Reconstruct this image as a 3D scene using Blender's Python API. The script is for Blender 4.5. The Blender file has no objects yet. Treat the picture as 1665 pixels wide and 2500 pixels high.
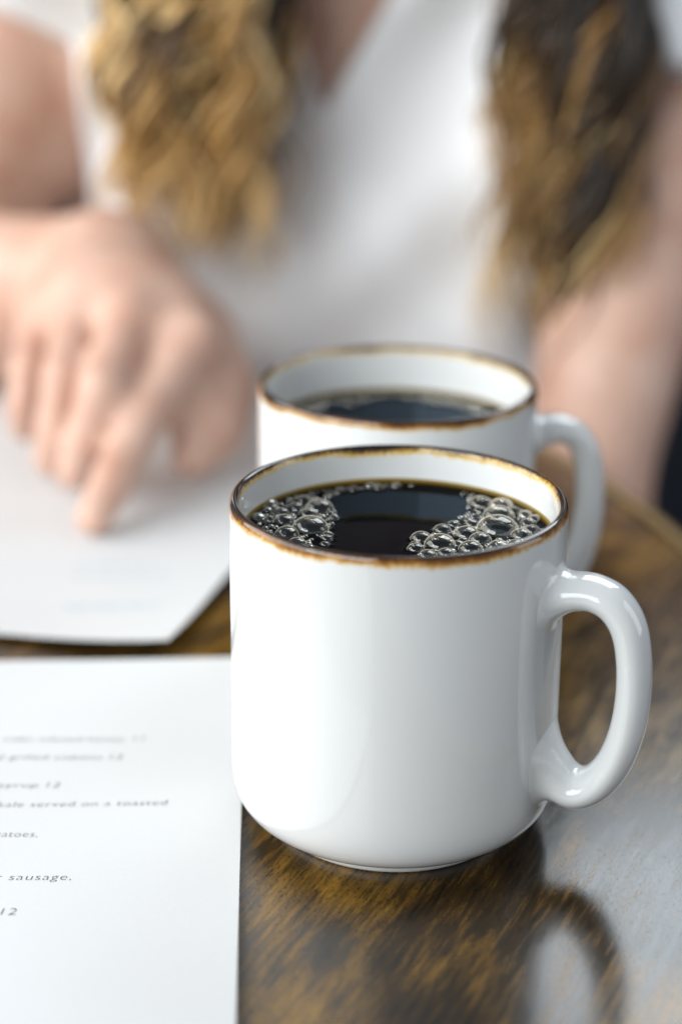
import bpy, bmesh, math, random
import numpy as np
from mathutils import Vector, Matrix

# ------------------------------------------------------------------ camera
sc = bpy.context.scene
COL = sc.collection
cam_d = bpy.data.cameras.new('camera')
cam = bpy.data.objects.new('camera', cam_d)
COL.objects.link(cam)
TH, ROLL = 0.3548, -0.0088
F = Vector((0, math.cos(TH), -math.sin(TH)))
R0 = Vector((1, 0, 0)); U0 = R0.cross(F)
RR = R0 * math.cos(ROLL) - U0 * math.sin(ROLL)
UU = R0 * math.sin(ROLL) + U0 * math.cos(ROLL)
CAM = Vector((-0.0142249, -0.4223614, 0.2405392))
m = Matrix((RR, UU, -F)).transposed().to_4x4()
m.translation = CAM
cam.matrix_world = m
cam_d.sensor_fit = 'VERTICAL'
cam_d.sensor_height = 36.0
cam_d.sensor_width = 24.0
cam_d.lens = 4418.66 / 2500 * 36.0
cam_d.clip_start = 0.01
cam_d.clip_end = 50
cam_d.dof.use_dof = True
cam_d.dof.focus_distance = 0.447
cam_d.dof.aperture_fstop = 4.3
sc.camera = cam

# ------------------------------------------------------------------ light
w = bpy.data.worlds.new('World'); sc.world = w; w.use_nodes = True
w.node_tree.nodes['Background'].inputs[0].default_value = (0.80, 0.88, 1.0, 1)
w.node_tree.nodes['Background'].inputs[1].default_value = 0.22

def area(name, loc, target, sx, sy, radiance, col):
    d = bpy.data.lights.new(name, 'AREA'); d.shape = 'RECTANGLE'; d.size = sx; d.size_y = sy
    d.energy = radiance * math.pi * sx * sy; d.color = col
    o = bpy.data.objects.new(name, d); COL.objects.link(o); o.location = loc
    o.rotation_euler = (Vector(target) - Vector(loc)).to_track_quat('-Z', 'Y').to_euler()
    return o
area('window_light_left', (-1.00, 0.12, 0.55), (0, 0.18, 0.06), 1.3, 0.9, 3.9, (1.0, 0.985, 0.96))
area('window_light_front', (-2.20, -2.40, 1.80), (0, 0.3, 0.1), 3.0, 2.0, 6.9, (0.93, 0.975, 1.0))
area('window_light_back', (0.80, 1.85, 1.78), (0.05, 0.0, 0.0), 1.5, 1.3, 6.5, (0.84, 0.93, 1.0))
area('window_light_right', (1.3, 0.05, 0.45), (0, 0, 0.05), 0.55, 0.9, 2.3, (0.93, 0.96, 1.0))

sc.view_settings.view_transform = 'Standard'
sc.view_settings.look = 'None'
sc.view_settings.exposure = 0.08
sc.view_settings.gamma = 1.0
sc.render.engine = 'CYCLES'
sc.cycles.use_denoising = True
sc.cycles.transparent_max_bounces = 24
sc.cycles.max_bounces = 10
sc.cycles.sample_clamp_indirect = 6.0

# ------------------------------------------------------------------ helpers
random.seed(7); np.random.seed(7)
MM = 0.001

def link(o, parent=None):
    COL.objects.link(o)
    if parent is not None: o.parent = parent
    return o

def tag(o, label, cat, group=None):
    o['label'] = label; o['category'] = cat
    if group: o['group'] = group
    return o

def empty(name, loc=(0, 0, 0), rz=0.0):
    o = bpy.data.objects.new(name, None); o.location = loc; o.rotation_euler = (0, 0, rz)
    o.empty_display_size = 0.01
    return link(o)

def mesh_obj(name, verts, faces, mat, parent=None, smooth=True):
    me = bpy.data.meshes.new(name); me.from_pydata(verts, [], faces); me.update()
    if smooth: me.shade_smooth()
    me.materials.append(mat)
    return link(bpy.data.objects.new(name, me), parent)

class NT:
    """small node-tree helper"""
    def __init__(s, name):
        s.mat = bpy.data.materials.new(name); s.mat.use_nodes = True
        s.t = s.mat.node_tree; s.t.nodes.clear()
        s.out = s.t.nodes.new('ShaderNodeOutputMaterial')
    def n(s, typ, ins=None, **props):
        nd = s.t.nodes.new('ShaderNode' + typ)
        for k, v in props.items(): setattr(nd, k, v)
        for k, v in (ins or {}).items():
            if isinstance(v, bpy.types.NodeSocket): s.t.links.new(v, nd.inputs[k])
            else: nd.inputs[k].default_value = v
        return nd
    def math(s, op, a, b=0.0, c=None, clamp=False):
        d = {0: a, 1: b}
        if c is not None: d[2] = c
        return s.n('Math', d, operation=op, use_clamp=clamp).outputs[0]
    def ramp(s, fac, stops, interp='LINEAR'):
        nd = s.n('ValToRGB', {0: fac}); cr = nd.color_ramp; cr.interpolation = interp
        while len(cr.elements) < len(stops): cr.elements.new(0.5)
        for e, (p, c) in zip(cr.elements, stops): e.position = p; e.color = (*c, 1)
        return nd.outputs[0]
    def mix(s, fac, a, b, blend='MIX'):
        nd = s.n('Mix', {}, data_type='RGBA', blend_type=blend)
        for i, v in ((0, fac), (6, a), (7, b)):
            if isinstance(v, bpy.types.NodeSocket): s.t.links.new(v, nd.inputs[i])
            else: nd.inputs[i].default_value = v if i == 0 else (*v[:3], 1)
        return nd.outputs[2]
    def surf(s, sh): s.t.links.new(sh, s.out.inputs['Surface']); return s.mat
    def bsdf(s, **k):
        return s.n('BsdfPrincipled', {kk.replace('_', ' '): v for kk, v in k.items()}).outputs[0]

def coords(t, scale=(1, 1, 1), rot=(0, 0, 0), kind='Object'):
    tc = t.n('TexCoord')
    return t.n('Mapping', {'Vector': tc.outputs[kind], 'Scale': scale, 'Rotation': rot}).outputs[0]

# ------------------------------------------------------------------ materials
def mat_ceramic():
    t = NT('white_glazed_ceramic')
    at = t.n('Attribute', attribute_name='rim_arc')
    d = at.outputs['Fac']                      # mm from the top of the lip, + outside, - inside
    c1 = coords(t)
    n1 = t.n('Texture' if False else 'TexNoise', {'Vector': c1, 'Scale': 900.0, 'Detail': 3.0, 'Roughness': 0.6}).outputs['Fac']
    n2 = t.n('TexNoise', {'Vector': c1, 'Scale': 70.0, 'Detail': 2.0}).outputs['Fac']
    n3 = t.n('TexNoise', {'Vector': c1, 'Scale': 28.0, 'Detail': 1.0}).outputs['Fac']
    ad = t.math('ABSOLUTE', d)
    inside = t.math('LESS_THAN', d, 0.0)
    # noise displacement of the border of the brown band
    off = t.math('ADD', t.math('MULTIPLY', t.math('SUBTRACT', n1, 0.5), 2.0),
                 t.math('ADD', t.math('MULTIPLY', t.math('SUBTRACT', n2, 0.5), 3.0), t.math('MULTIPLY', t.math('SUBTRACT', n3, 0.5), 3.6)))
    dd = t.math('ADD', t.math('ADD', ad, off), t.math('MULTIPLY', inside, 0.15))
    fac = t.math('MULTIPLY', dd, 1 / 6.0, clamp=True)
    white = (0.71, 0.72, 0.71)
    col_out = t.ramp(fac, [(0.0, (0.012, 0.008, 0.006)), (0.12, (0.035, 0.017, 0.008)), (0.24, (0.13, 0.05, 0.010)),
                       (0.36, (0.40, 0.18, 0.032)), (0.45, (0.62, 0.42, 0.16)), (0.58, white)])
    col_in = t.ramp(fac, [(0.0, (0.010, 0.009, 0.010)), (0.16, (0.018, 0.012, 0.010)), (0.25, (0.10, 0.05, 0.012)),
                       (0.34, (0.50, 0.29, 0.05)), (0.45, (0.70, 0.56, 0.27)), (0.58, white)])
    col = t.mix(inside, col_out, col_in)
    bump = t.n('Bump', {'Height': n3, 'Strength': 0.05, 'Distance': 0.002}).outputs[0]
    return t.surf(t.bsdf(Base_Color=col, Roughness=0.09, IOR=1.5, Normal=bump, Coat_Weight=0.25, Coat_Roughness=0.03))

def mat_coffee():
    t = NT('black_coffee')
    at = t.n('Attribute', attribute_name='edge')
    col = t.ramp(at.outputs['Fac'], [(0.0, (0.0022, 0.0022, 0.0030)), (0.45, (0.004, 0.003, 0.002)), (0.75, (0.07, 0.04, 0.006)), (1.0, (0.30, 0.21, 0.05))])
    fr = t.n('Fresnel', {'IOR': 1.125}).outputs[0]
    gl = t.n('BsdfGlossy', {'Color': (0.55, 0.74, 0.95, 1), 'Roughness': 0.02}).outputs[0]
    df = t.n('BsdfDiffuse', {'Color': col}).outputs[0]
    return t.surf(t.n('MixShader', {0: fr, 1: df, 2: gl}).outputs[0])

def mat_bubble(name, power, gain, base, milk):
    t = NT(name)
    f = t.n('LayerWeight', {'Blend': 0.5}).outputs['Facing']
    fac = t.math('ADD', t.math('MULTIPLY', t.math('POWER', f, power), gain), base, clamp=True)
    gl = t.n('BsdfGlossy', {'Color': (0.97, 0.95, 0.88, 1), 'Roughness': 0.03}).outputs[0]
    df = t.n('BsdfTranslucent', {'Color': (1.0, 0.92, 0.72, 1)}).outputs[0]
    df2 = t.n('BsdfDiffuse', {'Color': (1.0, 0.93, 0.76, 1)}).outputs[0]
    dd = t.n('MixShader', {0: 0.5, 1: df, 2: df2}).outputs[0]
    tr = t.n('BsdfTransparent', {'Color': (0.97, 0.96, 0.93, 1)}).outputs[0]
    mlk = t.math('MULTIPLY', t.math('POWER', f, 2.0), milk)
    sh = t.n('MixShader', {0: mlk, 1: gl, 2: dd}).outputs[0]
    return t.surf(t.n('MixShader', {0: fac, 1: tr, 2: sh}).outputs[0])

def mat_wood():
    t = NT('dark_varnished_wood')
    RZ = math.radians(24)
    g = coords(t, rot=(0, 0, RZ))
    def nz(sx, sy, det=3.0, rough=0.55, dist=0.0):
        mp = t.n('Mapping', {'Vector': g, 'Scale': (sx, sy, 1)}).outputs[0]
        return t.n('TexNoise', {'Vector': mp, 'Scale': 1.0, 'Detail': det, 'Roughness': rough, 'Distortion': dist}).outputs['Fac']
    # note: inverse-rotated coordinates: y runs along the grain
    big = nz(26, 13, 3.0, 0.55, 0.8)
    fig = nz(130, 30, 3.0, 0.6, 0.4)
    fine = nz(700, 60, 2.0, 0.6)
    pore = nz(2300, 520, 2.0, 0.6)
    f1 = t.math('ADD', t.math('MULTIPLY', big, 0.46), t.math('ADD', t.math('MULTIPLY', fig, 0.28), t.math('MULTIPLY', fine, 0.26)))
    col = t.ramp(f1, [(0.40, (0.007, 0.0045, 0.002)), (0.48, (0.036, 0.019, 0.0035)), (0.54, (0.105, 0.054, 0.0075)), (0.62, (0.23, 0.122, 0.015))])
    pm = t.ramp(pore, [(0.34, (0, 0, 0)), (0.47, (1, 1, 1))])
    col = t.mix(pm, t.mix(0.7, col, (0.003, 0.002, 0.002)), col)
    pb = t.n('RGBToBW', {0: pm}).outputs[0]
    hgt = t.math('ADD', t.math('MULTIPLY', pb, 1.0), t.math('MULTIPLY', fine, 0.15))
    bump = t.n('Bump', {'Height': hgt, 'Strength': 0.025, 'Distance': 0.0002}).outputs[0]
    rg = t.math('ADD', t.math('MULTIPLY', t.math('SUBTRACT', 1.0, pb), 0.05), t.math('ADD', 0.02, t.math('ADD', t.math('MULTIPLY', fig, 0.20), t.math('MULTIPLY', fine, 0.16))))
    return t.surf(t.bsdf(Base_Color=col, Roughness=rg, IOR=1.52, Normal=bump))

def mat_paper():
    t = NT('white_menu_paper')
    n = t.n('TexNoise', {'Vector': coords(t), 'Scale': 900.0, 'Detail': 3.0}).outputs['Fac']
    b = t.n('Bump', {'Height': n, 'Strength': 0.05, 'Distance': 0.0003}).outputs[0]
    c = t.mix(n, (0.67, 0.685, 0.69), (0.71, 0.72, 0.72))
    return t.surf(t.bsdf(Base_Color=c, Roughness=0.42, Normal=b, IOR=1.4))

def mat_plain(name, col, rough=0.6, var=0.1, scale=60.0, **k):
    t = NT(name)
    n = t.n('TexNoise', {'Vector': coords(t), 'Scale': scale, 'Detail': 3.0}).outputs['Fac']
    a = tuple(c * (1 - var) for c in col); b = tuple(min(1, c * (1 + var)) for c in col)
    return t.surf(t.bsdf(Base_Color=t.mix(n, a, b), Roughness=rough, **k))

def mat_skin():
    t = NT('skin')
    n = t.n('TexNoise', {'Vector': coords(t), 'Scale': 45.0, 'Detail': 4.0}).outputs['Fac']
    c = t.ramp(n, [(0.3, (0.55, 0.31, 0.225)), (0.55, (0.63, 0.405, 0.31)), (0.75, (0.69, 0.47, 0.375))])
    return t.surf(t.bsdf(Base_Color=c, Roughness=0.5, Subsurface_Weight=0.2, Subsurface_Radius=(0.012, 0.005, 0.003), Subsurface_Scale=0.6))

def mat_hair():
    t = NT('blonde_brown_hair')
    at = t.n('Attribute', attribute_name='lock_tone')
    c = t.ramp(at.outputs['Fac'], [(0.0, (0.010, 0.007, 0.005)), (0.35, (0.055, 0.030, 0.012)), (0.55, (0.26, 0.135, 0.040)), (0.75, (0.60, 0.36, 0.12)), (1.0, (0.86, 0.62, 0.30))])
    return t.surf(t.bsdf(Base_Color=c, Roughness=0.42))

CER, COF, WOOD, PAP = mat_ceramic(), mat_coffee(), mat_wood(), mat_paper()
BUB = mat_bubble('thin_bubble_film', 4.6, 1.4, 0.075, 1.0)
FROTH = mat_bubble('pale_froth_film', 1.8, 0.85, 0.16, 0.9)
INK = mat_plain('black_ink', (0.075, 0.08, 0.09), 0.6)
PALE_INK = mat_plain('pale_blue_ink', (0.50, 0.60, 0.66), 0.6)
SKIN, HAIR = mat_skin(), mat_hair()
SHIRT = mat_plain('white_cotton', (0.93, 0.935, 0.94), 0.85, 0.03, 30.0)
NAVY = mat_plain('dark_navy_fabric', (0.008, 0.012, 0.022), 0.8, 0.3, 80.0)

# ------------------------------------------------------------------ table
def lathe(name, prof, mat, parent=None, seg=160, arc0=None):
    """revolve (r, z) in metres; arc0: index of the profile point from which rim_arc is measured"""
    V, Fc = [], []
    ring = []
    for (r, z) in prof:
        if r < 1e-7:
            ring.append([len(V)]); V.append((0, 0, z))
        else:
            ring.append(list(range(len(V), len(V) + seg)))
            V += [(r * math.cos(2 * math.pi * k / seg), r * math.sin(2 * math.pi * k / seg), z) for k in range(seg)]
    for a, b in zip(ring[:-1], ring[1:]):
        for k in range(seg):
            k2 = (k + 1) % seg
            if len(a) == 1 and len(b) > 1: Fc.append((a[0], b[k2], b[k]))
            elif len(b) == 1 and len(a) > 1: Fc.append((a[k], a[k2], b[0]))
            elif len(a) > 1: Fc.append((a[k], a[k2], b[k2], b[k]))
    o = mesh_obj(name, V, Fc, mat, parent)
    return o, ring

TC = (-0.300, 0.107); TR = 0.425
prof = [(0, -0.030), (TR - 0.012, -0.030), (TR - 0.005, -0.028), (TR - 0.001, -0.022), (TR, -0.013), (TR - 0.001, -0.006),
        (TR - 0.004, -0.0018), (TR - 0.009, 0.0), (TR - 0.02, 0.0), (0, 0.0)]
table, _ = lathe('table', prof, WOOD, None, 220)
table.location = (TC[0], TC[1], 0)
tag(table, 'dark varnished brown wooden table under the mugs and menus', 'table')

band, _ = lathe('edge_highlight', [(TR - 0.0060, -0.0004), (TR - 0.0058, 0.0009), (TR - 0.004, 0.0012), (TR - 0.001, 0.0006), (TR + 0.0012, -0.003), (TR + 0.0016, -0.012), (TR + 0.001, -0.026), (TR - 0.002, -0.0295)], mat_plain('highlight_edge_wood', (0.26, 0.18, 0.085), 0.22), table, 220)  # pale colour stands in for the window highlight on the rounded table edge
band['label'] = 'lighter band around the table top, coloured as the highlight along its edge'

# ------------------------------------------------------------------ smooth-blended distance field -> one continuous mesh
class Field:
    def __init__(s, lo, hi, h):
        s.lo = np.array(lo); s.h = h
        s.n = np.ceil((np.array(hi) - s.lo) / h).astype(int) + 1
        s.d = np.full(s.n, 0.06, dtype=np.float32)
    def sub(s, lo, hi):
        a = np.clip(np.floor((np.array(lo) - s.lo) / s.h).astype(int), 0, s.n)
        b = np.clip(np.ceil((np.array(hi) - s.lo) / s.h).astype(int) + 1, 0, s.n)
        if np.any(b <= a): return None, None
        sl = tuple(slice(p, q) for p, q in zip(a, b))
        g = np.meshgrid(*[(s.lo[i] + s.h * np.arange(a[i], b[i])).astype(np.float32) for i in range(3)], indexing='ij', sparse=True)
        return sl, g
    def blend(s, sl, dp, k):
        d = s.d[sl]
        if k <= 0: s.d[sl] = np.minimum(d, dp); return
        hh = np.clip(0.5 + 0.5 * (d - dp) / k, 0, 1)
        s.d[sl] = d * (1 - hh) + dp * hh - k * hh * (1 - hh)
    def cap(s, a, b, ra, rb, k=0.01):
        a, b = np.array(a, float), np.array(b, float); pad = max(ra, rb) + k + 10 * s.h
        sl, g = s.sub(np.minimum(a, b) - pad, np.maximum(a, b) + pad)
        if sl is None: return
        ab = b - a; L2 = ab @ ab + 1e-12
        px, py, pz = g[0] - a[0], g[1] - a[1], g[2] - a[2]
        t = np.clip((px * ab[0] + py * ab[1] + pz * ab[2]) / L2, 0, 1)
        d = np.sqrt((px - ab[0] * t) ** 2 + (py - ab[1] * t) ** 2 + (pz - ab[2] * t) ** 2) - (ra + (rb - ra) * t)
        s.blend(sl, d.astype(np.float32), k)
    def chain(s, pts, rad, k=0.006):
        for i in range(len(pts) - 1): s.cap(pts[i], pts[i + 1], rad[i], rad[i + 1], k)
    def ell(s, c, r, k=0.02, rx=0.0):
        c, r = np.array(c, float), np.array(r, float); pad = max(r) + k + 0.03
        sl, g = s.sub(c - pad, c + pad)
        if sl is None: return
        x, y, z = g[0] - c[0], g[1] - c[1], g[2] - c[2]
        if rx: y, z = y * math.cos(rx) + z * math.sin(rx), -y * math.sin(rx) + z * math.cos(rx)
        q = np.sqrt((x / r[0]) ** 2 + (y / r[1]) ** 2 + (z / r[2]) ** 2)
        q2 = np.sqrt((x / r[0] ** 2) ** 2 + (y / r[1] ** 2) ** 2 + (z / r[2] ** 2) ** 2) + 1e-9
        s.blend(sl, (q * (q - 1) / q2).astype(np.float32), k)
    def mesh(s, name, mat, parent=None, rounds=2):
        d = s.d; n = d.shape
        ins = d < 0
        cnt = np.zeros((n[0] - 1, n[1] - 1, n[2] - 1), np.int8)
        for i in (0, 1):
            for j in (0, 1):
                for k in (0, 1): cnt += ins[i:n[0] - 1 + i, j:n[1] - 1 + j, k:n[2] - 1 + k]
        cell = (cnt > 0) & (cnt < 8)
        idx = np.full(cell.shape, -1, np.int64); C = np.argwhere(cell); idx[cell] = np.arange(len(C))
        acc = np.zeros((len(C), 3)); num = np.zeros(len(C))
        cor = [(i, j, k) for i in (0, 1) for j in (0, 1) for k in (0, 1)]
        for a in cor:
            for ax in range(3):
                if a[ax]: continue
                b = list(a); b[ax] = 1
                da = d[C[:, 0] + a[0], C[:, 1] + a[1], C[:, 2] + a[2]]; db = d[C[:, 0] + b[0], C[:, 1] + b[1], C[:, 2] + b[2]]
                cr = (da < 0) != (db < 0)
                t = np.where(cr, da / np.where(cr, da - db, 1), 0)
                p = np.repeat(np.array([a], float), len(C), 0); p[:, ax] += t
                acc[cr] += p[cr]; num[cr] += 1
        V = s.lo + s.h * (C + acc / num[:, None])
        Q = []
        for ax in range(3):
            u, v = [(1, 2), (2, 0), (0, 1)][ax]
            lo = [slice(None)] * 3; hi = [slice(None)] * 3
            lo[ax] = slice(0, n[ax] - 1); hi[ax] = slice(1, n[ax])
            A, B = ins[tuple(lo)], ins[tuple(hi)]
            for flip, msk in ((False, A & ~B), (True, ~A & B)):
                E_ = np.argwhere(msk)
                E_ = E_[(E_[:, u] > 0) & (E_[:, v] > 0) & (E_[:, u] < n[u] - 1) & (E_[:, v] < n[v] - 1)]
                def cel(du, dv):
                    c = E_.copy(); c[:, u] -= du; c[:, v] -= dv
                    return idx[c[:, 0], c[:, 1], c[:, 2]]
                q = np.stack([cel(1, 1), cel(0, 1), cel(0, 0), cel(1, 0)], 1)
                Q.append(q[:, ::-1] if flip else q)
        Q = np.concatenate(Q)
        # a few rounds of vertex smoothing
        for _ in range(rounds):
            sm = np.zeros_like(V); ct = np.zeros(len(V))
            for a, b in ((0, 1), (1, 2), (2, 3), (3, 0)):
                np.add.at(sm, Q[:, a], V[Q[:, b]]); np.add.at(ct, Q[:, a], 1)
            V = 0.5 * V + 0.5 * sm / np.maximum(ct, 1)[:, None]
        me = bpy.data.meshes.new(name)
        me.vertices.add(len(V)); me.vertices.foreach_set('co', V.astype(np.float32).ravel())
        me.loops.add(4 * len(Q)); me.loops.foreach_set('vertex_index', Q.astype(np.int32).ravel())
        me.polygons.add(len(Q)); me.polygons.foreach_set('loop_start', np.arange(0, 4 * len(Q), 4, dtype=np.int32))
        me.polygons.foreach_set('loop_total', np.full(len(Q), 4, dtype=np.int32))
        me.update(calc_edges=True); me.validate(); me.shade_smooth()
        me.materials.append(mat)
        return link(bpy.data.objects.new(name, me), parent)

# ------------------------------------------------------------------ mugs
OUT = [(30.8, 0.0), (31.4, 0.3), (31.6, 0.9), (31.6, 2.2), (31.1, 2.7), (31.0, 3.1), (31.5, 3.35), (33.2, 3.55), (35.8, 4.3), (38.0, 5.4), (39.6, 6.8), (40.7, 8.6), (41.4, 10.6), (41.8, 12.8), (42.05, 15.5), (42.15, 20.0), (42.1, 30.0),
       (42.05, 40.0), (42.0, 55.0), (42.0, 68.0), (42.0, 76.0), (42.0, 80.0)]
RIMO = [(42.0, 80.0), (42.0, 81.5), (42.0, 83.0), (42.0, 84.3), (42.0, 85.5), (41.97, 86.5), (41.85, 87.3), (41.6, 87.95), (41.2, 88.36), (40.7, 88.5),
        (40.22, 88.38), (39.85, 88.0), (39.58, 87.4), (39.46, 86.5), (39.42, 85.3), (39.4, 84.2), (39.37, 83.0), (39.34, 81.5), (39.3, 80.0)]
INN = [(39.3, 80.0), (39.3, 76.0), (39.2, 65.0), (39.1, 45.0), (38.9, 25.0), (37.5, 14.0), (34.0, 8.0), (26.0, 6.0), (12.0, 5.6), (0.0, 5.5)]
def mm(p): return [(a * MM, b * MM) for a, b in p]

def rim_arc(prof, apex=(40.7, 88.5)):
    s = [0.0]
    for a, b in zip(prof[:-1], prof[1:]): s.append(s[-1] + math.hypot(b[0] - a[0], b[1] - a[1]))
    i = min(range(len(prof)), key=lambda k: abs(prof[k][0] - apex[0]) + abs(prof[k][1] - apex[1]))
    return [s[i] - v for v in s]

def set_arc(o, ring, vals):
    at = o.data.attributes.new('rim_arc', 'FLOAT', 'POINT')
    arr = np.full(len(o.data.vertices), 30.0, dtype=np.float32)
    for rg, v in zip(ring, vals): arr[rg] = v
    at.data.foreach_set('value', arr)

def catmull(P, n):
    P = [np.array(p, float) for p in P]
    Q = [2 * P[0] - P[1]] + P + [2 * P[-1] - P[-2]]
    out = []
    for i in range(1, len(Q) - 2):
        for k in range(n):
            t = k / n
            a, b, c, d = Q[i - 1], Q[i], Q[i + 1], Q[i + 2]
            out.append(0.5 * ((2 * b) + (c - a) * t + (2 * a - 5 * b + 4 * c - d) * t * t + (3 * b - a - 3 * c + d) * t ** 3))
    out.append(P[-1]); return np.array(out)

def handle_mesh(parent, mat):
    # r, z, half thickness: centre line of the loop, blended into the wall of the mug
    ctl = [(38.5, 67.8, 5.4), (42.0, 69.3, 5.0), (46.0, 70.8, 4.6), (51.0, 71.2, 4.35), (56.0, 69.2, 4.3), (59.8, 64.0, 4.25),
           (61.7, 56.0, 4.2), (62.2, 46.0, 4.25), (61.2, 36.0, 4.35), (58.6, 27.2, 4.5), (54.6, 20.8, 4.7), (49.8, 18.0, 4.9),
           (45.6, 19.2, 5.1), (42.2, 22.4, 5.4), (38.4, 27.0, 5.6)]
    P = catmull(ctl, 6)
    SQ = 0.66
    f = Field((33, -12.5 * SQ, 8), (69, 12.5 * SQ, 83), 0.45)     # mm, tangential axis squeezed: an oval section
    f.d[:] = 30.0
    for a, b in zip(P[:-1], P[1:]): f.cap((a[0], 0, a[1]), (b[0], 0, b[1]), a[2], b[2], 0.0)
    X, Y, Z = np.meshgrid(*[(f.lo[i] + f.h * np.arange(f.n[i])).astype(np.float32) for i in range(3)], indexing='ij', sparse=True)
    rz = np.interp(Z.ravel(), [p[1] for p in OUT], [p[0] for p in OUT]).reshape(Z.shape).astype(np.float32) - 0.2
    wall = np.sqrt(X ** 2 + (Y / SQ) ** 2) - rz
    k = 4.2
    hh = np.clip(0.5 + 0.5 * (f.d - wall) / k, 0, 1)
    f.d = f.d * (1 - hh) + wall * hh - k * hh * (1 - hh)
    f.d = np.maximum(f.d, rz - 1.6 - np.sqrt(X ** 2 + (Y / SQ) ** 2))
    f.d = np.maximum(f.d, np.maximum(np.abs(Y) / SQ - 12.0, np.maximum(Z - 82.3, 8.8 - Z)) + 0 * X)
    o = f.mesh('handle', mat, parent, rounds=4)
    co = np.empty(len(o.data.vertices) * 3, np.float32); o.data.vertices.foreach_get('co', co)
    co = co.reshape(-1, 3); co[:, 1] /= SQ
    o.data.vertices.foreach_set('co', (co * MM).ravel()); o.data.update()
    at = o.data.attributes.new('rim_arc', 'FLOAT', 'POINT'); at.data.foreach_set('value', np.full(len(co), 30.0, dtype=np.float32))
    return o

def make_mug(loc, az, spin, label):
    t = empty('mug', loc)
    tag(t, label, 'mug', 'white coffee mugs with brown rims')
    full = OUT + RIMO[1:] + INN[1:]
    arc = rim_arc(full)
    no, nr = len(OUT), len(RIMO)
    # outer wall + inner wall + foot form the body, the brown-glazed lip is a part of its own
    base = [(0, 1.2), (20, 1.2), (26.4, 1.0), (27.6, 0.0), (30.8, 0.0)]
    b, ring = lathe('body', mm(base[:-1] + OUT), CER, t, 192)
    set_arc(b, ring, [30.0] * (len(base) - 1) + arc[:no])
    i_, ring = lathe('inner_wall', mm(INN), CER, t, 192)
    set_arc(i_, ring, arc[no + nr - 2:])
    r_, ring = lathe('rim', mm(RIMO), CER, t, 192)
    set_arc(r_, ring, arc[no - 1:no - 1 + nr])
    r_['label'] = 'brown glazed rim with uneven amber edge'
    for o in (b, i_, r_): o.rotation_euler.z = spin
    h = handle_mesh(t, CER); h.rotation_euler.z = az
    return t

make_mug((0, 0, 0), math.radians(-23), 0.3, 'white mug in front, in sharp focus, with bubbly black coffee')
M2 = (0.0025, 0.1022, 0)
make_mug(M2, math.radians(10), 2.2, 'white mug standing behind the other mug, slightly blurred')

# ------------------------------------------------------------------ coffee
bub_me = {}
def bubble_mesh(mat):
    if mat.name not in bub_me:
        bm = bmesh.new(); bmesh.ops.create_uvsphere(bm, u_segments=24, v_segments=14, radius=1.0)
        # keep the dome and a little below the waist
        bmesh.ops.delete(bm, geom=[v for v in bm.verts if v.co.z < -0.45], context='VERTS')
        me = bpy.data.meshes.new('bubble'); bm.to_mesh(me); bm.free()
        me.shade_smooth(); me.materials.append(mat); bub_me[mat.name] = me
    return bub_me[mat.name]

def make_coffee(loc, level, bubbles, label, froth=False):
    t = empty('coffee', (loc[0], loc[1], level * MM))
    tag(t, label, 'coffee', 'black coffee in the mugs')
    RI = 39.26
    nr, na = 110, 240
    B = np.array([(x, y, r) for x, y, r in bubbles]) if bubbles else np.zeros((0, 3))
    V, E, Fc = [(0, 0, 0)], [0.0], []
    rs = [RI * (1 - (1 - k / nr) ** 1.25) for k in range(1, nr + 1)]
    for r in rs:
        a = np.arange(na) * 2 * math.pi / na
        x, y = r * np.cos(a), r * np.sin(a)
        g = RI - r
        z = 2.0 * math.exp(-g / 0.9) + np.zeros(na)
        for bx, by, br in B:
            if br < 0.9: continue
            d = np.hypot(x - bx, y - by)
            z = np.maximum(z, 0.30 * br ** 0.5 * np.exp(-np.maximum(d - br * 0.93, 0) / 0.55) * (d > br * 0.55))
        e = max(0.0, 1 - g / 2.0)
        V += [(float(p) * MM, float(q) * MM, float(s) * MM) for p, q, s in zip(x, y, z)]
        E += [e] * na
    for k in range(na): Fc.append((0, 1 + k, 1 + (k + 1) % na))
    for i in range(nr - 1):
        for k in range(na):
            k2 = (k + 1) % na; a = 1 + i * na; b = a + na
            Fc.append((a + k, b + k, b + k2, a + k2))
    o = mesh_obj('surface', V, Fc, COF, t)
    o.data.attributes.new('edge', 'FLOAT', 'POINT').data.foreach_set('value', np.array(E, dtype=np.float32))
    for x, y, r in bubbles:
        me = bubble_mesh(FROTH if (r < 0.95 or math.hypot(x, y) > 38.8 - r * 1.4 or froth) else BUB)
        b = bpy.data.objects.new('bubble', me); b.location = (x * MM, y * MM, r * 0.10 * MM)
        b.scale = (r * MM * 1.06, r * MM * 1.06, r * MM * 0.76); b.rotation_euler.z = random.random() * 6
        link(b, t)
    return t

def inside_poly(x, y, P):
    c = False; j = len(P) - 1
    for i in range(len(P)):
        if (P[i][1] > y) != (P[j][1] > y) and x < (P[j][0] - P[i][0]) * (y - P[i][1]) / (P[j][1] - P[i][1]) + P[i][0]: c = not c
        j = i
    return c

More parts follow.
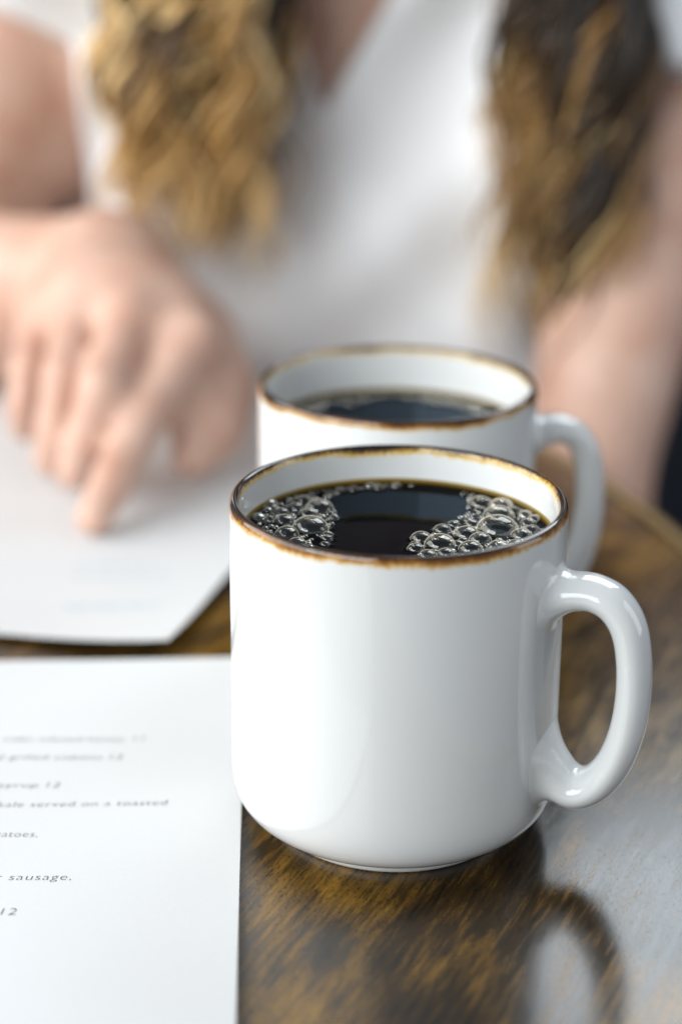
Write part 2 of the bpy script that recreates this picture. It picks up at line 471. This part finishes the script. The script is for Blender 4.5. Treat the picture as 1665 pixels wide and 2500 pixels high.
BIG = [(-21.9, 3.9, 4.4), (-28.7, 9.3, 2.6), (-27.7, 0.1, 2.9), (-19.8, 18.6, 3.5), (-33.6, 21.3, 2.9), (-22.8, 15.0, 2.3), (-24.1, 25.6, 1.9), (-35.4, 11.6, 2.0), (-32.6, 11.6, 1.2),
       (25.2, 4.0, 5.1), (26.3, 14.0, 3.9), (22.3, 23.1, 3.1), (27.6, 21.4, 3.2), (17.2, 0.8, 3.1), (11.3, 4.1, 2.2), (10.2, -6.2, 3.7), (20.4, -2.6, 2.7), (17.6, -8.9, 2.9),
       (11.4, -11.8, 2.0), (5.8, -2.0, 2.6), (14.4, 8.4, 1.5), (33.4, 15.4, 2.0), (33.4, 9.4, 2.0), (35.6, 12.7, 1.8), (30.9, 0.4, 2.7), (34.0, 4.5, 2.0), (30.7, 18.5, 1.8),
       (24.6, -8.4, 2.9), (4.2, -9.0, 2.1), (-25.0, -6.0, 2.2), (-29.6, 15.6, 2.0), (-26.0, 20.0, 1.8), (19.0, 8.8, 1.7), (7.0, -13.5, 2.2), (13.8, -15.6, 2.0), (21.0, -14.2, 2.3),(29.0,-6.0,2.2)]
PL = [(-38, 12.6), (-37.2, 26.5), (-31.0, 34.7), (-22.3, 38.2), (-8, 39), (-8, 36.2), (-16, 30.0), (-18.8, 24), (-15.5, 17), (-16.5, 6), (-17.5, -6), (-23.6, -9), (-34, 0)]
PR = [(17.0, 37.5), (24.2, 36), (35.1, 25.2), (39.3, 14.5), (37.5, -3), (30, -14), (14, -19), (4.0, -14), (3.0, -7), (5.1, 0.5), (13.0, 9.0), (19.0, 19.0), (18.2, 30)]
def fill(bub, poly, n, rmin, rmax, k=0.8):
    x0, x1 = min(p[0] for p in poly), max(p[0] for p in poly); y0, y1 = min(p[1] for p in poly), max(p[1] for p in poly)
    tries = 0; made = 0
    while made < n and tries < 20000:
        tries += 1
        x, y = random.uniform(x0, x1), random.uniform(y0, y1); r = rmin + (rmax - rmin) * random.random() ** 2.2
        if not inside_poly(x, y, poly) or math.hypot(x, y) + r > 38.9: continue
        if all(math.hypot(x - a, y - b) > k * (r + c) for a, b, c in bub): bub.append((x, y, r)); made += 1
bub1 = list(BIG)
fill(bub1, PL, 95, 0.55, 1.9, 0.82)
fill(bub1, PR, 105, 0.55, 1.9, 0.82)
# the string of bubbles along the far wall
for k in range(70):
    a = math.radians(random.uniform(82, 155)); r = random.uniform(0.7, 1.45); q = 39.1 - r * random.choice((1, 1, 2.2))
    x, y = q * math.cos(a), q * math.sin(a)
    if len(bub1) < 292 and all(math.hypot(x - p, y - s) > 0.68 * (r + c) for p, s, c in bub1): bub1.append((x, y, r))
make_coffee((0, 0), 77.5, bub1, 'black coffee with big clear bubbles in the front mug')
bub2 = []
for k in range(420):
    a = math.radians(random.uniform(35, 165)); r = random.uniform(0.6, 1.5); q = 38.9 - r - abs(random.gauss(0, 1.4 + 2.2 * abs(math.cos(a))))
    x, y = q * math.cos(a), q * math.sin(a)
    if all(math.hypot(x - p, y - s) > 0.75 * (r + c) for p, s, c in bub2): bub2.append((x, y, r))
make_coffee(M2, 72.8, bub2, 'blurred black coffee in the mug behind', froth=True)

# ------------------------------------------------------------------ menus
def sheet(name, corner, right_dir_deg, wdt, lng, lift, thick=0.0005, z0=0.0006):
    """corner = near right corner; long side runs away at right_dir_deg from +y (clockwise); lift(u, v) metres"""
    a = math.radians(right_dir_deg)
    ey = Vector((math.sin(a), math.cos(a), 0)); ex = Vector((math.cos(a), -math.sin(a), 0))
    nu, nv = 36, 48
    V, Fc = [], []
    for s in (0, 1):
        for j in range(nv + 1):
            for i in range(nu + 1):
                u, v = i / nu, j / nv
                p = Vector(corner) + ex * (-(1 - u) * wdt) + ey * (v * lng)
                V.append((p.x, p.y, z0 + lift(u, v) + (thick if s else 0)))
    def idx(s, i, j): return s * (nu + 1) * (nv + 1) + j * (nu + 1) + i
    for j in range(nv):
        for i in range(nu):
            Fc.append((idx(1, i, j), idx(1, i + 1, j), idx(1, i + 1, j + 1), idx(1, i, j + 1)))
            Fc.append((idx(0, i, j), idx(0, i, j + 1), idx(0, i + 1, j + 1), idx(0, i + 1, j)))
    for i in range(nu):
        Fc.append((idx(0, i, 0), idx(0, i + 1, 0), idx(1, i + 1, 0), idx(1, i, 0)))
        Fc.append((idx(0, i + 1, nv), idx(0, i, nv), idx(1, i, nv), idx(1, i + 1, nv)))
    for j in range(nv):
        Fc.append((idx(0, 0, j + 1), idx(0, 0, j), idx(1, 0, j), idx(1, 0, j + 1)))
        Fc.append((idx(0, nu, j), idx(0, nu, j + 1), idx(1, nu, j + 1), idx(1, nu, j)))
    o = mesh_obj(name, V, Fc, PAP, None, smooth=False)
    def ztop(x, y):
        d = Vector((x, y, 0)) - Vector((corner[0], corner[1], 0))
        return z0 + thick + lift(1 + d.dot(ex) / wdt, d.dot(ey) / lng)
    return o, ztop

def lift1(u, v): return 0.0006 * max(0, (u - 0.6) / 0.4) ** 2 + 0.0015 * max(0, (v - 0.85) / 0.15) ** 2
def lift2(u, v):
    return 0.0040 * math.exp(-(1 - u) * 7) * math.exp(-v * 5) + 0.0012 * max(0, 1 - v / 0.12) ** 2 + 0.001 * max(0, (u - 0.8) / 0.2) ** 2
menu1, z1 = sheet('menu', (-0.0345, -0.128, 0), -2.4, 0.140, 0.2165, lift1)
tag(menu1, 'white menu page with black italic dish names beside the front mug', 'menu', 'printed menu pages')
menu2, z2 = sheet('menu', (-0.0675, 0.0925, 0), 13.0, 0.216, 0.315, lift2)
tag(menu2, 'white menu page the woman is pointing at', 'menu', 'printed menu pages')

def text_line(parent, ztop, body, right, base, width, size, rot=1.0, mat=INK):
    """flat printed text whose right end sits at (right, base), metres"""
    cu = bpy.data.curves.new('t', 'FONT'); cu.body = body; cu.size = 1.0; cu.shear = 0.11; cu.resolution_u = 3
    cu.space_character = 1.08; cu.offset = -0.018
    tmp = bpy.data.objects.new('t', cu); COL.objects.link(tmp)
    dg = bpy.context.evaluated_depsgraph_get()
    me = bpy.data.meshes.new_from_object(tmp.evaluated_get(dg))
    bpy.data.objects.remove(tmp)
    xs = [v.co.x for v in me.vertices]
    x0, x1 = min(xs), max(xs)
    sx = width / (x1 - x0) if width else size
    c, s = math.cos(math.radians(rot)), math.sin(math.radians(rot))
    for v in me.vertices:
        px = (v.co.x - x1) * sx; py = v.co.y * size
        X = right + c * px - s * py; Y = base + s * px + c * py
        v.co = (X, Y, ztop(X, Y) + 0.00008)
    me.materials.clear(); me.materials.append(mat)
    return link(bpy.data.objects.new('printed_line', me), parent)

S = 0.0042
for body, right, base, width, rot, sz in (
        ('cider infused honey', -74.9, 35.1, 34.0, 0.6, S), ('11', -69.4, 35.5, 2.9, 0.6, S),
        ('and grilled ciabatta', -79.9, 24.3, 33.0, 0.7, S), ('12', -74.3, 24.4, 3.4, 0.7, S),
        ('syrup', -95.1, 8.3, 10.6, 1.0, S), ('12', -89.3, 8.4, 3.5, 1.0, S),
        ('kale served on a toasted', -59.4, -0.9, 44.6, 2.0, S), ('potatoes,', -91.1, -17.4, 14.6, 1.0, S),
        ('or sausage,', -79.6, -37.7, 21.2, 1.0, S), ('12', -90.5, -53.2, 3.6, 1.0, S)):
    text_line(menu1, z1, body, right * MM, base * MM, width * MM, sz, rot)

def dash_line(parent, ztop, x0, x1, y, h, rot):
    """a printed line too small and blurred to read: word-long flat strips"""
    V, Fc = [], []
    x = x0; c, s = math.cos(math.radians(rot)), math.sin(math.radians(rot))
    while x < x1:
        wl = min(random.uniform(0.004, 0.009), x1 - x)
        n = 6; b = len(V)
        for i in range(n + 1):
            for yy in (0, h):
                px, py = x - x0 + wl * i / n, yy
                X, Y = x0 + c * px - s * py, y + s * px + c * py
                V.append((X, Y, ztop(X, Y) + 0.00008))
        for i in range(n): Fc.append((b + 2 * i, b + 2 * i + 2, b + 2 * i + 3, b + 2 * i + 1))
        x += wl + 0.0013
    return mesh_obj('printed_line', V, Fc, PALE_INK, parent, False)
dash_line(menu2, z2, -0.1053, -0.0737, 0.1275, 0.0028, 0)
dash_line(menu2, z2, -0.1080, -0.0730, 0.1560, 0.0016, 0)
dash_line(menu2, z2, -0.1085, -0.0800, 0.1660, 0.0016, 0)

# ------------------------------------------------------------------ person
CX = -0.012
SH_R, EL_R, WR = (-0.158, 0.520, 0.240), (-0.226, 0.446, 0.046), (-0.1160, 0.350, 0.0620)   # her right arm (picture left)
SH_L, EL_L = (0.160, 0.515, 0.225), (0.092, 0.337, -0.042)                              # her left arm (picture right)
def torso(f, g):
    """g: how far the skin is pushed out"""
    f.ell((CX, 0.552, 0.09), (0.150 + g, 0.095 + g, 0.19 + g), 0.03)
    f.ell((CX, 0.560, -0.12), (0.130 + g, 0.095 + g, 0.20 + g), 0.05)
    f.ell((CX, 0.575, -0.22), (0.165 + g, 0.115 + g, 0.09), 0.04)
    for s in (-1, 1):
        f.ell((CX + s * 0.066, 0.482, 0.068), (0.058 + g, 0.052 + g, 0.060 + g), 0.03)
    f.cap((-0.15, 0.522, 0.212), (0.128, 0.522, 0.212), 0.050 + g, 0.050 + g, 0.03)

f = Field((-0.345, 0.175, -0.33), (0.235, 0.70, 0.57), 0.003)
torso(f, 0)
f.cap((CX, 0.535, 0.23), (CX, 0.505, 0.33), 0.056, 0.050, 0.03)
# head, bent towards the page
f.ell((CX, 0.485, 0.435), (0.074, 0.094, 0.105), 0.02, rx=-0.35)
f.ell((CX, 0.440, 0.385), (0.052, 0.055, 0.058), 0.03, rx=-0.35)
f.cap((CX, 0.398, 0.440), (CX, 0.374, 0.408), 0.009, 0.013, 0.012)                # nose
for s in (-1, 1):
    f.ell((CX + s * 0.076, 0.500, 0.425), (0.008, 0.018, 0.030), 0.006)           # ears
    f.cap((CX + s * 0.018, 0.396, 0.452), (CX + s * 0.050, 0.412, 0.452), 0.009, 0.009, 0.01)   # brows
f.cap((CX - 0.016, 0.391, 0.372), (CX + 0.016, 0.391, 0.372), 0.007, 0.007, 0.006)   # lips
# arms
f.chain([SH_R, (-0.180, 0.488, 0.140), EL_R], [0.050, 0.055, 0.046], 0.03)
f.chain([EL_R, (-0.186, 0.388, 0.043), WR], [0.044, 0.037, 0.027], 0.015)
f.chain([SH_L, (0.128, 0.430, 0.095), EL_L], [0.047, 0.042, 0.0265], 0.03)
f.chain([EL_L, (0.05, 0.41, -0.13), (-0.03, 0.40, -0.160)], [0.0255, 0.027, 0.022], 0.02)
for i in range(4):                                                             # her left hand in her lap
    x = -0.055 - 0.006 * i
    f.chain([(-0.03, 0.40, -0.160), (x, 0.385 + 0.018 * i, -0.166), (x - 0.04, 0.385 + 0.020 * i, -0.172)], [0.018, 0.010, 0.0075], 0.006)
f.chain([(-0.03, 0.395, -0.158), (-0.05, 0.368, -0.158), (-0.075, 0.366, -0.164)], [0.015, 0.010, 0.008], 0.006)
# the pointing right hand
def V3(*p): return [tuple(c * MM for c in q) for q in p]
FING = dict(index=(V3((-72.8, 268.0, 55), (-88.9, 236.0, 35.8), (-98.5, 210.0, 18.2), (-104.4, 196.6, 8.2)), (0.0110, 0.0094, 0.0083, 0.0072)),
            middle=(V3((-97.8, 272.0, 62), (-104.6, 236.0, 46), (-111.5, 231.0, 27), (-117.1, 236.0, 11.8)), (0.0112, 0.0096, 0.0084, 0.0073)),
            ring=(V3((-119.4, 285.0, 59.8), (-121.6, 251.0, 45.4), (-125.2, 246.0, 26), (-128.2, 251.0, 11.5)), (0.0106, 0.0090, 0.0080, 0.0070)),
            pinky=(V3((-138.0, 300.0, 50.3), (-139.5, 275.0, 41.4), (-141.0, 270.0, 29), (-142.0, 275.0, 17)), (0.0095, 0.0080, 0.0070, 0.0062)))
for nm, (pts, rad) in FING.items():
    f.chain([WR, tuple((np.array(WR) * 0.4 + np.array(pts[0]) * 0.6)), pts[0]], [0.023, 0.0175, rad[0] * 1.10], 0.012)
    f.chain(pts, tuple(r * 1.0 for r in rad), 0.0025)
f.chain([(-0.108, 0.338, 0.056), (-0.078, 0.300, 0.042), (-0.066, 0.280, 0.033), (-0.0655, 0.262, 0.0225), (-0.0725, 0.249, 0.0145)], [0.023, 0.0205, 0.0150, 0.0115, 0.0088], 0.012)
f.chain([(-0.090, 0.300, 0.048), (-0.080, 0.275, 0.046), (-0.078, 0.262, 0.036)], [0.016, 0.012, 0.010], 0.012)
person = f.mesh('person', SKIN)
tag(person, 'woman in white top with long wavy hair pointing at a menu', 'person')

# blouse: the torso pushed out, with sleeves, a V neck and folds
f = Field((-0.26, 0.37, -0.27), (0.24, 0.70, 0.30), 0.003)
torso(f, 0.009)
f.ell((CX, 0.505, -0.03), (0.135, 0.082, 0.10), 0.03)
f.cap(SH_R, (-0.178, 0.490, 0.145), 0.058, 0.066, 0.03)
f.cap(SH_L, tuple(np.array(SH_L) * 0.55 + np.array(EL_L) * 0.45), 0.060, 0.062, 0.03)
G = np.meshgrid(*[(f.lo[i] + f.h * np.arange(f.n[i])).astype(np.float32) for i in range(3)], indexing='ij', sparse=True)
X, Y, Z = G
fold = 0.0050 * np.sin(70 * X + 25 * Z + 3 * np.sin(18 * Z)) + 0.004 * np.sin(-60 * X + 60 * Z + 1.0) + 0.0045 * np.sin(38 * X - 22 * Z + 0.6)
f.d = f.d + ((0.75 * fold - 0.006) * np.clip((0.56 - Y) / 0.05, 0, 1)).astype(np.float32)
# open V in front of the chest, and the neck opening
vx = CX - 0.012
VZ = 0.121
vcut = np.maximum(np.abs(X - vx - 0.12 * np.maximum(Z - VZ, 0)) - 0.48 * (Z - VZ), Y - 0.53)
vcut = np.maximum(vcut * 0.9, VZ - Z)
f.d = np.maximum(f.d, -vcut)
neck = np.sqrt((X - CX) ** 2 + (Y - 0.535) ** 2) - 0.075
f.d = np.maximum(f.d, -np.maximum(neck, 0.20 - Z))
# sleeves end half way down the upper arm
for A, B, cut in ((SH_R, EL_R, 0.46), (SH_L, EL_L, 0.40)):
    A, B = np.array(A), np.array(B); u = (B - A) / np.linalg.norm(B - A); L = np.linalg.norm(B - A)
    t = (X - A[0]) * u[0] + (Y - A[1]) * u[1] + (Z - A[2]) * u[2]
    side = (np.abs(X - CX) > 0.125) & (Z > -0.02)
    f.d = np.where(side, np.maximum(f.d, np.where((X - CX) * (A[0] - CX) > 0, t - L * cut, -1)), f.d).astype(np.float32)
f.mesh('blouse', SHIRT, person)['label'] = 'white V-neck top with short sleeves'

# trousers under the table
f = Field((-0.24, 0.12, -0.36), (0.22, 0.72, -0.14), 0.005)
f.ell((CX, 0.58, -0.235), (0.178, 0.125, 0.085), 0.03)
for s in (-1, 1): f.cap((CX + s * 0.085, 0.55, -0.25), (CX + s * 0.10, 0.20, -0.25), 0.075, 0.058, 0.03)
f.mesh('trousers', NAVY, person)

# hair: long wavy locks over both shoulders plus a cap over the head
def hair_locks(specs, name):
    V, Fc, T = [], [], []
    NS = 4
    for path, rad, tone0, tone1, amp, freq, ph in specs:
        P = catmull(path, 11); n = len(P)
        s = np.linspace(0, 1, n)
        wob = amp * (0.35 + s)[:, None] * np.stack([np.sin(freq * s * 6.28 + ph), np.cos(freq * s * 6.28 + ph), 0 * s], 1)
        P = P + wob
        for i in range(n):
            t = P[min(n - 1, i + 1)] - P[max(0, i - 1)]; t /= np.linalg.norm(t) + 1e-9
            a = np.cross(t, (0.2, 1, 0.1)); a /= np.linalg.norm(a); b = np.cross(t, a)
            r = rad * (0.7 + 0.5 * math.sin(math.pi * min(1, s[i] * 1.1))) * (1 - 0.75 * max(0, s[i] - 0.8) / 0.2)
            for k in range(NS):
                an = 6.2832 * k / NS
                V.append(tuple(P[i] + r * (math.cos(an) * a + math.sin(an) * b)))
                q_ = min(1.0, max(0.0, (s[i] - 0.40) / 0.58)); T.append(tone0 + (tone1 - tone0) * q_ * q_ * (3 - 2 * q_))
            if i:
                o = len(V) - 2 * NS
                for k in range(NS): Fc.append((o + k, o + (k + 1) % NS, o + NS + (k + 1) % NS, o + NS + k))
    o = mesh_obj(name, V, Fc, HAIR, person)
    o.data.attributes.new('lock_tone', 'FLOAT', 'POINT').data.foreach_set('value', np.clip(np.array(T, dtype=np.float32), 0, 1))
    return o

def side_locks(clumps, per, xr, yr, zend, root_x, seed, tone_of):
    rnd = random.Random(seed); out = []
    for c in range(clumps):
        u = (c + rnd.random()) / clumps
        x1 = xr[0] + (xr[1] - xr[0]) * u
        q = rnd.random(); yb = yr[0] + (yr[1] - yr[0]) * q
        ze = zend[0] + (zend[1] - zend[0]) * rnd.random()
        rx = root_x + (u - 0.5) * 0.03
        j = [rnd.uniform(-.006, .006) for _ in range(6)]
        amp, freq, ph = rnd.uniform(0.004, 0.0085), rnd.uniform(2.8, 4.4), rnd.uniform(0, 6.28)
        t0, t1 = tone_of(u, 1 - q, rnd)
        for k in range(per):
            ox, oy, oz = rnd.gauss(0, 0.0045), rnd.gauss(0, 0.0045), rnd.gauss(0, 0.012)
            path = [(rx + ox * .6, 0.47 + oy + j[0], 0.46), (rx * 0.6 + x1 * 0.4 + ox, 0.455 + oy + j[1], 0.33),
                    (x1 + j[2] + ox, yb + 0.02 + oy, 0.21), (x1 + j[3] + ox * 1.2, yb + oy, 0.5 * (0.20 + ze) + oz * .5), (x1 + j[4] * 1.3 + ox * 1.4, yb + oy, ze + oz)]
            dt = rnd.gauss(0, 0.07)
            out.append((path, rnd.uniform(0.0007, 0.0017), t0 + dt, t1 + dt, amp * rnd.uniform(.85, 1.15), freq * rnd.uniform(.97, 1.03), ph + rnd.gauss(0, 0.25)))
    return out
def tone_left(u, front, rnd):
    mid = math.exp(-((u - 0.58) / 0.26) ** 2)
    g = rnd.gauss(0.04, 0.30)
    return 0.46 - 0.95 * mid + g, 1.02 - 0.30 * mid + 0.8 * g
def tone_right(u, front, rnd):
    mid = 1 - math.exp(-(u / 0.16) ** 2)
    g = rnd.gauss(0.08, 0.34)
    return 0.50 - 0.80 * mid + g, 0.98 - 0.42 * mid + g
L = side_locks(40, 22, (-0.108, -0.055), (0.375, 0.428), (0.058, 0.150), -0.075, 3, tone_left)
Rk = side_locks(42, 22, (0.066, 0.108), (0.365, 0.430), (0.000, 0.115), 0.052, 5, tone_right)
hair_locks(L, 'hair')['label'] = 'wavy blonde and brown hair over her right shoulder'
hair_locks(Rk, 'hair')['label'] = 'wavy brown and blonde hair over her left shoulder'
f = Field((-0.12, 0.37, 0.33), (0.10, 0.64, 0.57), 0.004)
f.ell((CX, 0.497, 0.443), (0.088, 0.104, 0.112), 0.01, rx=-0.35)
f.ell((CX, 0.560, 0.380), (0.085, 0.05, 0.10), 0.03)
Xh, Yh, Zh = np.meshgrid(*[(f.lo[i] + f.h * np.arange(f.n[i])).astype(np.float32) for i in range(3)], indexing='ij', sparse=True)
f.d = np.maximum(f.d, -np.maximum(Yh - 0.455, Zh - 0.475).astype(np.float32) - 0 * Xh)
hc = f.mesh('hair', HAIR, person)
hc.data.attributes.new('lock_tone', 'FLOAT', 'POINT').data.foreach_set('value', np.full(len(hc.data.vertices), 0.3, dtype=np.float32))

# ------------------------------------------------------------------ the dark seat behind her
seat = empty('bench_seat', (0.1, 0.72, -0.32))
tag(seat, 'dark navy seat beyond the table edge at the right', 'seat')
def cushion(name, lo, hi, parent, bev=0.03):
    bm = bmesh.new(); bmesh.ops.create_cube(bm, size=1.0)
    c = [(a + b) / 2 for a, b in zip(lo, hi)]; s_ = [b - a for a, b in zip(lo, hi)]
    for v in bm.verts: v.co = Vector((c[0] + v.co.x * s_[0], c[1] + v.co.y * s_[1], c[2] + v.co.z * s_[2]))
    bmesh.ops.bevel(bm, geom=bm.edges[:], offset=bev, segments=4, affect='EDGES', profile=0.6)
    me = bpy.data.meshes.new(name); bm.to_mesh(me); bm.free(); me.shade_smooth(); me.materials.append(NAVY)
    return link(bpy.data.objects.new(name, me), parent)
cushion('seat_cushion', (-0.65, -0.27, -0.11), (0.75, 0.28, -0.02), seat)
cushion('backrest', (-0.65, 0.17, -0.015), (0.75, 0.28, 0.46), seat)
